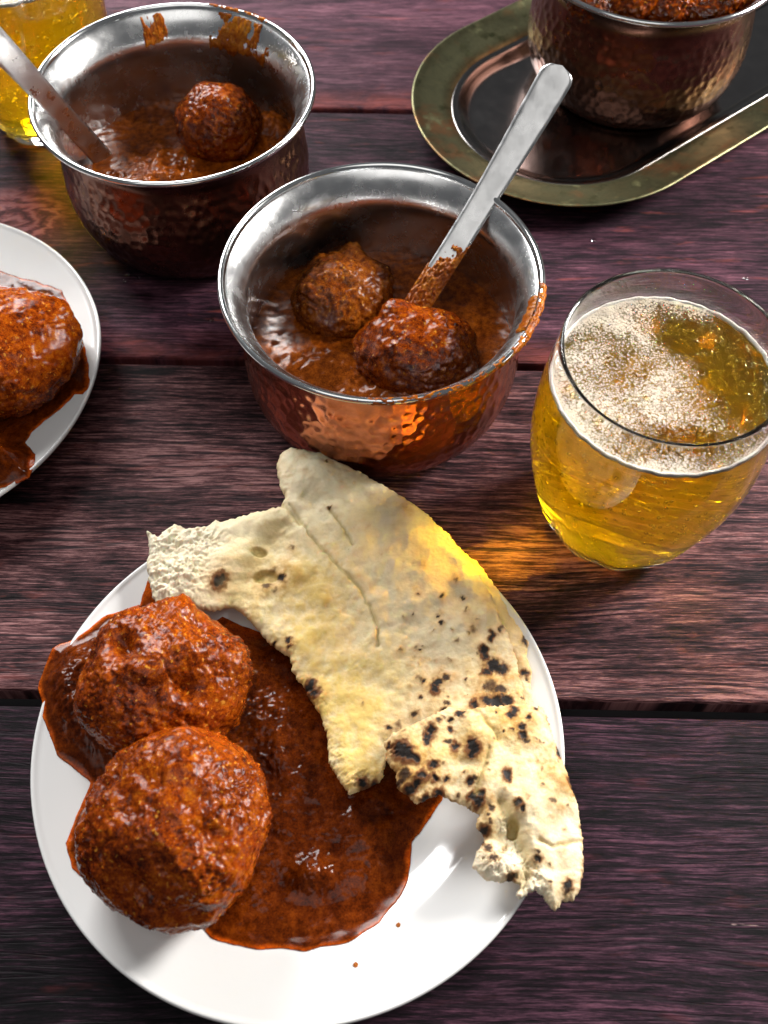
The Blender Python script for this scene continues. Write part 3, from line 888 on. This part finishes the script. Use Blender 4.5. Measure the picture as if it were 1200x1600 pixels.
def dented(T, R, Z):
    S = np.repeat(arc[:, None], T.shape[1], 1)
    pitch = .0052
    rows = S / pitch
    d = np.zeros_like(R)
    for dr in (-1, 0, 1):
        ri = np.floor(rows) + dr
        nper = 72
        for dc in (-1, 0, 1):
            uu = T / (2 * math.pi) * nper + (ri % 2) * .5
            ci = np.floor(uu) + dc
            h = _hash(ri.astype(np.int64).ravel() + 50, (ci % nper).astype(np.int64).ravel(), np.zeros(R.size, np.int64), 5).reshape(R.shape)
            jx = ((h & np.uint32(255)) / 255. - .5) * .6; jy = (((h >> np.uint32(8)) & np.uint32(255)) / 255. - .5) * .6
            rr = .42 + .34 * ((h >> np.uint32(16)) & np.uint32(255)) / 255.
            du = (uu - ci - .5 - jx)
            dv = rows - ri - .5 - jy
            d = np.maximum(d, np.clip(1 - (du ** 2 + dv ** 2) / rr ** 2, 0, 1))
    zone = sstep(.95 * k, .80 * k, Z) * sstep(.02 * k, .10 * k, Z)
    return R - .00055 * d * zone, Z
v, f = lathe(out_s, 480, dented)
me_out = mesh('pot_body', v, f)
me_out_d = me_out.copy()
me_out.materials.append(M_COPPER)
me_out_d.materials.append(M_COPPER_SHADED)
inn_s = spline(INN, 6)
v, f = lathe(inn_s, 160)
me_in = mesh('pot_lining', v, f); me_in.materials.append(M_STEEL)
lp = spline(np.vstack([LIP, LIP[:1]]), 4)
v, f = lathe(lp, 160)
me_lip = mesh('pot_rim', v, f); me_lip.materials.append(M_RIM)
def inner_pt(th, s):
    """point on the lining: s from 0 (lip) in profile units, with inward normal"""
    i = np.clip(s * (len(inn_s) - 1), 0, len(inn_s) - 1.001)
    a = np.floor(i).astype(int); t = (i - a)[:, None]
    rz = inn_s[a] * (1 - t) + inn_s[a + 1] * t
    d = inn_s[a + 1] - inn_s[a]; d /= np.linalg.norm(d, axis=1)[:, None] + 1e-9
    nr = np.c_[d[:, 1], -d[:, 0]]
    nr *= np.sign(-nr[:, 0] + 1e-6)[:, None]
    return rz, nr
def smear_mesh(name, th0, th1, s0, s1, seed, thick, cut, parent, nx=150, ny=70, fade=.22, streak=(.006, .012)):
    """a sauce smear that clings to the lining"""
    T, S = np.meshgrid(np.linspace(th0, th1, nx), np.linspace(s0, s1, ny))
    t, s = T.ravel(), S.ravel()
    rz, nr = inner_pt(t, s)
    P = np.c_[rz[:, 0] * np.cos(t), rz[:, 0] * np.sin(t), rz[:, 1]]
    N = np.c_[nr[:, 0] * np.cos(t), nr[:, 0] * np.sin(t), nr[:, 1]]
    q = np.c_[t * .06 / streak[0], rz[:, 1] / streak[1], t * 0]
    n = fbm(q, 4, seed, .6)
    u = (T - th0) / (th1 - th0); w_ = (S - s0) / (s1 - s0)
    e = np.minimum(np.minimum(sstep(0, fade, u), sstep(1, 1 - fade, u)), np.minimum(sstep(0, .12, w_), sstep(1, .65, w_))).ravel()
    m_ = e * 1.25 + n * .75 - cut
    h = np.clip(m_, 0, .5) * 2
    P = P + N * (thick * np.sqrt(h) * (1 + .5 * fbm(q * 2.3, 3, seed + 9)) - .0002)[:, None]
    K = (m_ > 0).reshape(ny, nx)
    c = K[:-1, :-1] & K[1:, :-1] & K[:-1, 1:] & K[1:, 1:]
    I = np.arange(nx * ny).reshape(ny, nx)
    qd = np.stack([I[:-1, :-1], I[:-1, 1:], I[1:, 1:], I[1:, :-1]], 2)[c]
    us = np.unique(qd); re = np.zeros(nx * ny, int); re[us] = np.arange(len(us))
    o = link(name, mesh(name, P[us], re[qd]), parent, M_SMEAR)
    return o
def rim_smear(name, th0, th1, seed, thick, cut, parent, nx=160):
    """sauce stuck to the rolled lip: a strip over the top of the rim"""
    prof = lp[1:24]
    ny = len(prof)
    T, J = np.meshgrid(np.linspace(th0, th1, nx), np.arange(ny))
    t, j = T.ravel(), J.ravel()
    cen = LIP.mean(0)
    r = prof[j, 0]; z = prof[j, 1]
    nr = np.c_[r - cen[0], z - cen[1]]; nr /= np.linalg.norm(nr, axis=1)[:, None]
    q = np.c_[t * .065 / .004, j * .16, t * 0]
    n = fbm(q, 4, seed, .6)
    u = (t - th0) / (th1 - th0); w_ = j / (ny - 1)
    e = np.minimum(np.minimum(sstep(0, .15, u), sstep(1, .85, u)), np.minimum(sstep(0, .25, w_), sstep(1, .75, w_)))
    m_ = e * 1.1 + n * .9 - cut
    hh = thick * np.sqrt(np.clip(m_, 0, .6)) * (1 + .5 * fbm(q * 2.1, 2, seed + 4)) - .00015
    r2, z2 = r + nr[:, 0] * hh, z + nr[:, 1] * hh
    P = np.c_[r2 * np.cos(t), r2 * np.sin(t), z2]
    K = (m_ > 0).reshape(ny, nx)
    c = K[:-1, :-1] & K[1:, :-1] & K[:-1, 1:] & K[1:, 1:]
    I = np.arange(nx * ny).reshape(ny, nx)
    qd = np.stack([I[:-1, :-1], I[:-1, 1:], I[1:, 1:], I[1:, :-1]], 2)[c]
    us = np.unique(qd); re = np.zeros(nx * ny, int); re[us] = np.arange(len(us))
    return link(name, mesh(name, P[us], re[qd]), parent, M_SMEAR)

def pot(x, y, z, rz, dark, label):
    o = empty('serving_pot', (x, y, z), rz)
    tag(o, label, 'pot', 'copper serving pots')
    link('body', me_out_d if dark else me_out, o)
    link('lining', me_in, o)
    link('rim', me_lip, o)
    return o
P1 = np.array([-.0018, .2972, 0]); P2 = np.array([-.099, .4127, 0]); P3 = np.array([.1375, .524, .0035])
pot1 = pot(*P1, .3, False, 'hammered copper pot in the middle with two koftas and a spoon')
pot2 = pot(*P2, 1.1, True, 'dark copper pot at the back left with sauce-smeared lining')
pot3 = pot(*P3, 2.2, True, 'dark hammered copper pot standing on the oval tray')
smear_mesh('sauce_smear', math.radians(38) - 1.1, math.radians(92) - 1.1, .02, .42, 5, .0009, .74, pot2, 200, 90, .5, (.0075, .011))
smear_mesh('sauce_smear', math.radians(97) - 1.1, math.radians(118) - 1.1, .05, .36, 8, .0006, .84, pot2, 80, 60, .4, (.006, .016))
rim_smear('sauce_smear', math.radians(48) - 1.1, math.radians(84) - 1.1, 6, .0006, .85, pot2)
rim_smear('sauce_smear', math.radians(-105) - .3, math.radians(-8) - .3, 7, .0006, .98, pot1, 260)
rim_smear('sauce_smear', math.radians(-36) - .3, math.radians(-2) - .3, 9, .0009, .72, pot1)
smear_mesh('sauce_smear', math.radians(-30) - .3, math.radians(-8) - .3, .01, .16, 12, .0012, .62, pot1, 80, 40)

def pot_sauce(name, label, C, level, seed, extra, amp=.0009, rin=.893):
    a = np.linspace(0, 2 * math.pi, 72, endpoint=False)
    poly = np.c_[np.cos(a), np.sin(a)] * (rin * RPOT) + C[:2]
    def fn(P, s):
        q = np.c_[P, np.zeros(len(P))]
        n = fbm(q / .011, 3, seed); n2 = fbm(q / .0026, 3, seed + 3)
        zt = C[2] + level + amp * n + amp * .12 * n2
        for c, r, h in extra:
            zt = zt + bump2(P, c, r, h) * (1 + .3 * n + .15 * n2)
        t = np.clip(.5 + .5 * n + .3 * n2, 0, 1)[:, None]
        col = np.array([.17, .032, .003]) * (1 - t) + np.array([.42, .095, .007]) * t
        return zt, zt - .006 * np.clip(s / .002, 0, 1), col
    V, q, col = slab(poly, .0007, fn)
    V = V - np.array([C[0], C[1], C[2]])
    o = link(name, mesh(name, V, q, True, col), None, M_GRAVY, tuple(C))
    return tag(o, label, 'sauce', 'curry sauces in the pots')
pot_sauce('curry_sauce', 'brown curry sauce around the koftas inside the middle pot', P1, .0300, 81, [(pxy(640, 600, .03), .016, .006), (pxy(500, 560, .028), .012, .003)], .0005)
pot_sauce('curry_sauce', 'orange-brown curry sauce at the bottom of the back left pot', P2, .0270, 84, [(pxy(250, 268, .03), .018, .006), (pxy(420, 200, .03), .012, .009)])
pot_sauce('curry_sauce', 'thick curry sauce filling the pot on the oval tray', P3, .054, 87, [], .003, .85)
KG = 'koftas in the middle pot'
c = U([(652, 556)], .033)[0]
kofta('kofta', 'sauce-covered kofta at the foot of the spoon in the middle pot', c, (.0265, .023, .021), 41, 6, M_BALL, peaks=[((-.35, .45, .8), .03, .004)], zmin=.012, group=KG)
c = U([(532, 468)], .032)[0]
kofta('kofta', 'rough brown kofta at the shaded back of the middle pot', c, (.0215, .0225, .0195), 43, 6, M_BALL_D, peaks=[((.2, .7, .6), .03, .004), ((.9, .3, .4), .05, .005), ((-.6, -.4, .6), .05, .004)], dents=[((.1, -.3, .9), .02, .003)], zmin=.012, group=KG, rough=1.3)
c = U([(342, 196)], .036)[0]
kofta('kofta', 'single round orange-brown kofta in the back left pot', c, (.0215, .0205, .0205), 47, 6, M_BALL, zmin=.010, rough=.9)
lumps = [((930, 4), .066, (.014, .012, .010), 61, 'left end chunk'), ((985, 0), .068, (.015, .013, .011), 62, 'second chunk'), ((1045, 6), .066, (.016, .013, .011), 63, 'large middle chunk'),
         ((1105, 4), .067, (.015, .013, .011), 64, 'fourth chunk'), ((1150, -12), .066, (.012, .012, .010), 65, 'right end chunk')]
LT = ['leftmost curry chunk heaped in the pot on the tray', 'curry chunk second from the left in the pot on the tray', 'middle curry chunk heaped in the pot on the tray', 'curry chunk second from the right in the pot on the tray', 'rightmost curry chunk heaped in the pot on the tray']
for (pxl, z, r, sd, _), lt in zip(lumps, LT):
    c = U([pxl], z + .0035)[0]
    o = kofta('curry_chunk', lt, c, r, sd, 6, M_BALL, peaks=[((math.sin(sd), math.cos(sd * 2), .8), .08, .003), ((math.cos(sd), -.5, .6), .06, .0025)], dents=[((math.sin(sd * 3), -.3, .8), .05, .003)], rough=.9, group='curry chunks in the pot on the tray')
    o['category'] = 'curry chunk'

# ------------------------------------------------------------------ spoons
def spoon(label, p0, p1, end_t, wid, seed, smear, tip_w=1.25, twist=0.0, bowl=True):
    p0, p1 = np.array(p0), np.array(p1)
    d = p1 - p0; L = np.linalg.norm(d); d /= L
    view = (p1 - np.array([0, 0, CAM_H])); view /= np.linalg.norm(view)
    wv = np.cross(d, view); wv /= np.linalg.norm(wv)
    nn = np.cross(wv, d)
    if nn[2] < 0: nn = -nn
    ct, st = math.cos(twist), math.sin(twist)
    wv, nn = wv * ct + nn * st, nn * ct - wv * st
    root = empty('serving_spoon', tuple(p0))
    tag(root, label, 'spoon', 'steel serving spoons')
    tot = L * end_t
    ns, nw = 140, 17
    s = np.linspace((.016 - p0[2]) / d[2], tot, ns)
    hw = wid * .5 * (1 + (tip_w - 1) * sstep(.35 * tot, tot, s))
    capr = wid * .5 * tip_w * .85
    e = np.clip((s - (tot - capr)) / capr, 0, 1)
    hw = hw * np.sqrt(np.clip(1 - e ** 2.6, 0, 1))
    hw = np.maximum(hw, 1e-5)
    bow = -.0035 * np.sin(np.clip(s / tot, 0, 1) * math.pi)
    x = np.linspace(-1, 1, nw)
    top = []; bot = []
    for sgn, arr in ((1, top), (-1, bot)):
        for i in range(ns):
            th = .00075 * np.sqrt(np.clip(1 - np.abs(x) ** 8, 0, 1)) * sgn
            q = np.c_[x * hw[i], np.full(nw, s[i]), x * 0]
            hm = 0
            if sgn > 0:
                qq = q / .0052
                hm = -.00020 * np.clip(1 - worley(qq, seed) * 1.5, 0, 1) * (.35 + .65 * float(sstep(.70 * tot, .85 * tot, s[i])))
            arr.append(d * s[i] + wv[None] * (x * hw[i])[:, None] + nn[None] * (th + hm + bow[i])[:, None])
    V = np.vstack(top + bot)
    I = np.arange(ns * nw).reshape(ns, nw)
    q = np.stack([I[:-1, :-1], I[:-1, 1:], I[1:, 1:], I[1:, :-1]], 2).reshape(-1, 4)
    n0 = ns * nw
    sides = []
    for col_ in (0, nw - 1):
        for i in range(ns - 1):
            sides.append((I[i, col_], I[i + 1, col_], I[i + 1, col_] + n0, I[i, col_] + n0))
    for row in (0, ns - 1):
        for j in range(nw - 1):
            sides.append((I[row, j], I[row, j + 1], I[row, j + 1] + n0, I[row, j] + n0))
    me = mesh('spoon_handle', V, np.vstack([q, q[:, ::-1] + n0, np.array(sides)]))
    me.set_sharp_from_angle(angle=math.radians(40))
    link('handle', me, root, M_SPOON)
    if bowl:
        # ladle bowl below the sauce
        prof = spline([(.0001, -.009), (.008, -.0082), (.014, -.005), (.0175, 0), (.0168, .0002), (.0132, -.0042), (.0076, -.0073), (.0001, -.008)], 4)
        v, f = lathe(prof, 40)
        v[:, 1] *= 1.2
        hdir = np.array([d[0], d[1], 0]); hdir /= np.linalg.norm(hdir)
        a = math.atan2(hdir[1], hdir[0]) - math.pi / 2
        R_ = np.array([[math.cos(a), -math.sin(a), 0], [math.sin(a), math.cos(a), 0], [0, 0, 1]])
        tb = (.016 - p0[2]) / d[2]
        v = v @ R_.T + d * tb - hdir * .012
        v[:, 2] = np.maximum(v[:, 2], .0075 - p0[2])
        link('bowl', mesh('spoon_bowl', v, f), root, M_SPOON)
    # sauce clinging to the handle
    s0, s1, side = smear
    nx, ny = 40, 110
    Xg, Sg = np.meshgrid(np.linspace(-1.06, 1.06, nx), np.linspace(s0, s1, ny))
    xx, ss = Xg.ravel(), Sg.ravel()
    hwi = np.interp(ss, s, hw); bi = np.interp(ss, s, bow)
    q = np.c_[xx * hwi / .0028, ss / .0045, xx * 0]
    n = fbm(q, 4, seed + 5, .6)
    u = (ss - s0) / (s1 - s0)
    e = sstep(1.0, .35, u + side * xx * .20 + .38 * n)
    m_ = e * 1.3 + n * .5 - .42
    hgt = .0024 * np.sqrt(np.clip(m_, 0, .8)) * (1 + .5 * fbm(q * 1.9, 3, seed + 8)) * np.sqrt(np.clip(1.15 - xx ** 2 * .9, 0, 1)) + .0008
    P = d * ss[:, None] + wv[None] * (xx * hwi)[:, None] + nn[None] * (hgt + bi)[:, None]
    K = (m_ > 0).reshape(ny, nx)
    c_ = K[:-1, :-1] & K[1:, :-1] & K[:-1, 1:] & K[1:, 1:]
    I = np.arange(nx * ny).reshape(ny, nx)
    qd = np.stack([I[:-1, :-1], I[:-1, 1:], I[1:, 1:], I[1:, :-1]], 2)[c_]
    us = np.unique(qd); re = np.zeros(nx * ny, int); re[us] = np.arange(len(us))
    link('sauce_smear', mesh('spoon_smear', P[us], re[qd]), root, M_SMEAR)
    return root
s1a = U([(652, 478)], .045)[0]; s1b = U([(759, 301)], .0785)[0]
spoon('steel spoon with hammered handle end leaning in the middle pot', s1a, s1b, 2.06, .0112, 3, (-.004, .036, 1), 1.32, twist=-.22)
s2a = U([(160, 246)], .028)[0]; s2b = U([(62, 140)], .0795)[0]
spoon('steel spoon with curry-streaked handle leaning in the back left pot', s2a, s2b, 1.9, .0100, 17, (0.0, .046, -1), 1.2, twist=.0)

# ------------------------------------------------------------------ tray
def stadium(rad, L, n=56):
    a = np.linspace(-math.pi / 2, math.pi / 2, n)
    b = a + math.pi
    right_ = np.c_[L + rad * np.cos(a), rad * np.sin(a)]
    left_ = np.c_[rad * np.cos(b), rad * np.sin(b)]
    return np.vstack([right_, left_])
def stadium_loft(prof, L):
    rings = [np.c_[stadium(max(r, 1e-4), L), np.full(112, z)] for r, z in prof]
    V = np.vstack(rings); n = 112
    i = np.arange(len(prof) - 1)[:, None] * n; j = np.arange(n)[None]; jn = (j + 1) % n
    return V, np.stack([i + j, i + jn, i + n + jn, i + n + j], 2).reshape(-1, 4)
tray = empty('oval_tray', (.0975, .4895, 0), math.radians(38.5))
tag(tray, 'long oval tray with greenish tarnished brass rim and dark steel well', 'tray')
TR, TLn = .0842, .24
pr = spline([(.0600, .0062), (.0625, .0085), (.066, .0100), (.072, .0112), (.079, .0128), (.0830, .0142), (.0842, .0140), (.0838, .0130), (.079, .0116), (.066, .0088), (.062, .0058)], 4)
V, q = stadium_loft(pr, TLn)
link('rim', mesh('tray_rim', V, q), tray, M_BRASS)
pw = spline([(.0004, .0030), (.03, .0030), (.047, .0030), (.0515, .0033), (.0545, .0048), (.0570, .0066), (.0590, .0078), (.0618, .0082), (.0612, .0070), (.058, .0045), (.0545, .0018), (.048, .0002), (.0004, .0002)], 4)
V, q = stadium_loft(pw, TLn)
link('well', mesh('tray_well', V, q), tray, M_WELL)

# ------------------------------------------------------------------ beer glasses
HG = .100
GO = [(0, .0012), (.018, .0010), (.0245, 0), (.0285, .0012), (.0315, .0052), (.0350, .014), (.0390, .027), (.0422, .041), (.0438, .055), (.0436, .068), (.0424, .080), (.0410, .090), (.0398, .0985), (.0393, .1000), (.0386, .1000), (.0382, .0985)]
GI = [(.0394, .090), (.0408, .080), (.0420, .068), (.0421, .055), (.0404, .041), (.0370, .027), (.0322, .0155), (.026, .0078), (.015, .0058), (0, .0055)]
FL = .016
def flute(T, R, Z):
    a = sstep(.034, .012, Z) * sstep(0, .02, R)
    return R * (1 + FL * a * np.cos(11 * T) * np.where(Z > .0005, 1, .3)), Z
GZ = 1.05
GO = [(r_, z_ * GZ) for r_, z_ in GO]; GI = [(r_, z_ * GZ) for r_, z_ in GI]
gprof = spline(GO + GI, 6)
v, f = lathe(gprof, 220, flute)
me_glass = mesh('beer_glass', v, f); me_glass.materials.append(M_GLASS)
LEV = .0885
gi = spline(GI, 8)
gi = gi[gi[:, 1] < LEV]
def flute_in(T, R, Z):
    R, Z = flute(T, R, Z)
    return R + .00006, Z - .00006
r_top = float(np.interp(LEV, gi[::-1, 1], gi[::-1, 0]))
bprof = np.vstack([[(0, LEV - .0004), (.02, LEV - .0004), (r_top - .003, LEV - .0003), (r_top - .001, LEV), (r_top, LEV + .0006)], gi])
v, f = lathe(bprof, 220, flute_in)
me_beer = mesh('beer', v, f); me_beer.materials.append(M_BEER)
# foam patch on the surface
nr_, nt_ = 40, 120
rr = np.linspace(.0005, r_top - .0008, nr_)
pf = np.c_[rr, np.full(nr_, LEV + .0001)]
v, f = lathe(pf, nt_)
n = fbm(v / .004, 3, 91)
v[:, 2] += .0004 + .0003 * n + .0006 * sstep(r_top - .006, r_top, np.hypot(v[:, 0], v[:, 1]))
x, y = v[:, 0], v[:, 1]
bare = np.maximum(np.exp(-(((x - .030) / .017) ** 2 + ((y - .008) / .024) ** 2)), .75 * np.exp(-(((x - .012) / .012) ** 2 + ((y - .020) / .010) ** 2)))
bare = np.maximum(bare, .45 * np.exp(-(((x - .004) / .02) ** 2 + ((y + .026) / .006) ** 2)))
cov = .62 - .95 * bare + .25 * sstep(r_top - .004, r_top, np.hypot(x, y))
me_foam = mesh('foam', v, f, True, np.repeat(np.clip(cov, 0, 1)[:, None], 3, 1)); me_foam.materials.append(M_FOAM)
a = np.linspace(0, 2 * math.pi, 9)
ringp = np.c_[r_top - .0007 + .0007 * np.cos(a), LEV + .0006 + .0010 * np.sin(a)]
def ringw(T, R, Z):
    wv_ = .00035 * np.sin(T * 23) + .0003 * np.sin(T * 41 + 1)
    return R, Z + wv_ * .6
v, f = lathe(ringp, 200, ringw)
me_ring = mesh('foam_ring', v, f); me_ring.materials.append(M_FLINE)
# bubbles clinging and rising
iv, if_ = ico(2)
bv, bf = [], []
rb = np.random.default_rng(5)
for i in range(1400):
    z = rb.uniform(.012, LEV - .004)
    rad = float(np.interp(z, gi[::-1, 1], gi[::-1, 0])) * (1 - .14 * rb.random() ** 2) - .0012
    t = rb.uniform(0, 2 * math.pi)
    s_ = rb.uniform(.00025, .00075)
    bf.append(if_ + len(iv) * i)
    bv.append(iv * s_ + (rad * math.cos(t), rad * math.sin(t), z))
me_bub = mesh('bubbles', np.vstack(bv), np.vstack(bf)); me_bub.materials.append(M_BUB)
bv, bf = [], []
iv3, if3 = ico(3)
for i in range(46):
    t = rb.uniform(0, 2 * math.pi); rd = r_top * math.sqrt(rb.uniform(.02, .86)); s_ = rb.uniform(.0005, .0014)
    w3 = iv3.copy(); w3[:, 2] *= .55
    bf.append(if3 + len(iv3) * i); bv.append(w3 * s_ + (rd * math.cos(t), rd * math.sin(t), LEV + .0004))
me_dome = mesh('froth_bubbles', np.vstack(bv), np.vstack(bf)); me_dome.materials.append(M_BUBD)
def glass(x, y, rz, lg, lb, full):
    g = link('beer_glass', me_glass, None, None, (x, y, .0005))
    g.rotation_euler = (0, 0, rz)
    tag(g, lg, 'glass', 'stemless beer glasses')
    b = empty('beer', (x, y, .0005), rz)
    tag(b, lb, 'beer', 'glasses of lager')
    link('liquid', me_beer, b)
    o = link('foam', me_foam, b)
    o = link('foam_ring', me_ring, b)
    if full:
        o = link('bubbles', me_bub, b); o['kind'] = 'stuff'
        o = link('froth_bubbles', me_dome, b); o['kind'] = 'stuff'
glass(.0998, .2312, 0, 'stemless rounded glass with fluted base standing at the right', 'golden lager with patchy white foam in the right-hand glass', True)
g2 = U([(66, 230)], 0)[0]
glass(g2[0], g2[1] + .0275, 1.0, 'stemless glass behind the back left pot, cut off by the frame', 'amber lager in the glass at the top left corner', True)

# ------------------------------------------------------------------ stray drops on the table
sv, sf = ico(3)
sv = sv.copy(); sv[:, 2] = np.where(sv[:, 2] < 0, sv[:, 2] * .05, sv[:, 2] * .35)
sv[:, :2] *= (1 + .25 * perlin(sv * 1.7, 5))[:, None]
me_sd = mesh('sauce_drop', sv, sf); me_sd.materials.append(M_SMEAR)
for x, y, r, lb in [(556, 1511, .0009, 'tiny orange sauce drop on the bare front of the near plate'), (622, 1448, .0008, 'tiny orange sauce drop just right of the gravy pool on the near plate')]:
    p = U([(x, y)], .008)[0]
    o = link('sauce_drop', me_sd, None, None, (p[0], p[1], float(plate_z(np.hypot(p[0] - PC[0], p[1] - PC[1]))) + .0001))
    o.scale = (r, r, r)
    tag(o, lb, 'sauce drop', 'sauce drops on the near plate')

dv, df = ico(3)
dv = dv.copy(); dv[:, 2] = np.where(dv[:, 2] < 0, dv[:, 2] * .02, dv[:, 2] * .6)
me_drop = mesh('water_droplet', dv, df); me_drop.materials.append(M_WATER)
DROPS = [(928, 376, .0013, 'tiny water droplet on the planks between the oval tray and the near beer glass'),
         (1165, 435, .0012, 'tiny water droplet on the planks behind the right side of the beer glass'),
         (331, 500, .0012, 'tiny water droplet on the planks just left of the middle pot'),
         (198, 429, .0012, 'largest of three droplets on the planks below the back left pot'),
         (194, 440, .0009, 'lower left of three droplets on the planks below the back left pot'),
         (216, 434, .0009, 'rightmost of three droplets on the planks below the back left pot')]
for x, y, r, lb in DROPS:
    p = U([(x, y)], 0)[0]
    o = link('water_droplet', me_drop, None, None, (p[0], p[1], .0001))
    o.scale = (r, r, r)
    tag(o, lb, 'droplet', 'water droplets on the table')
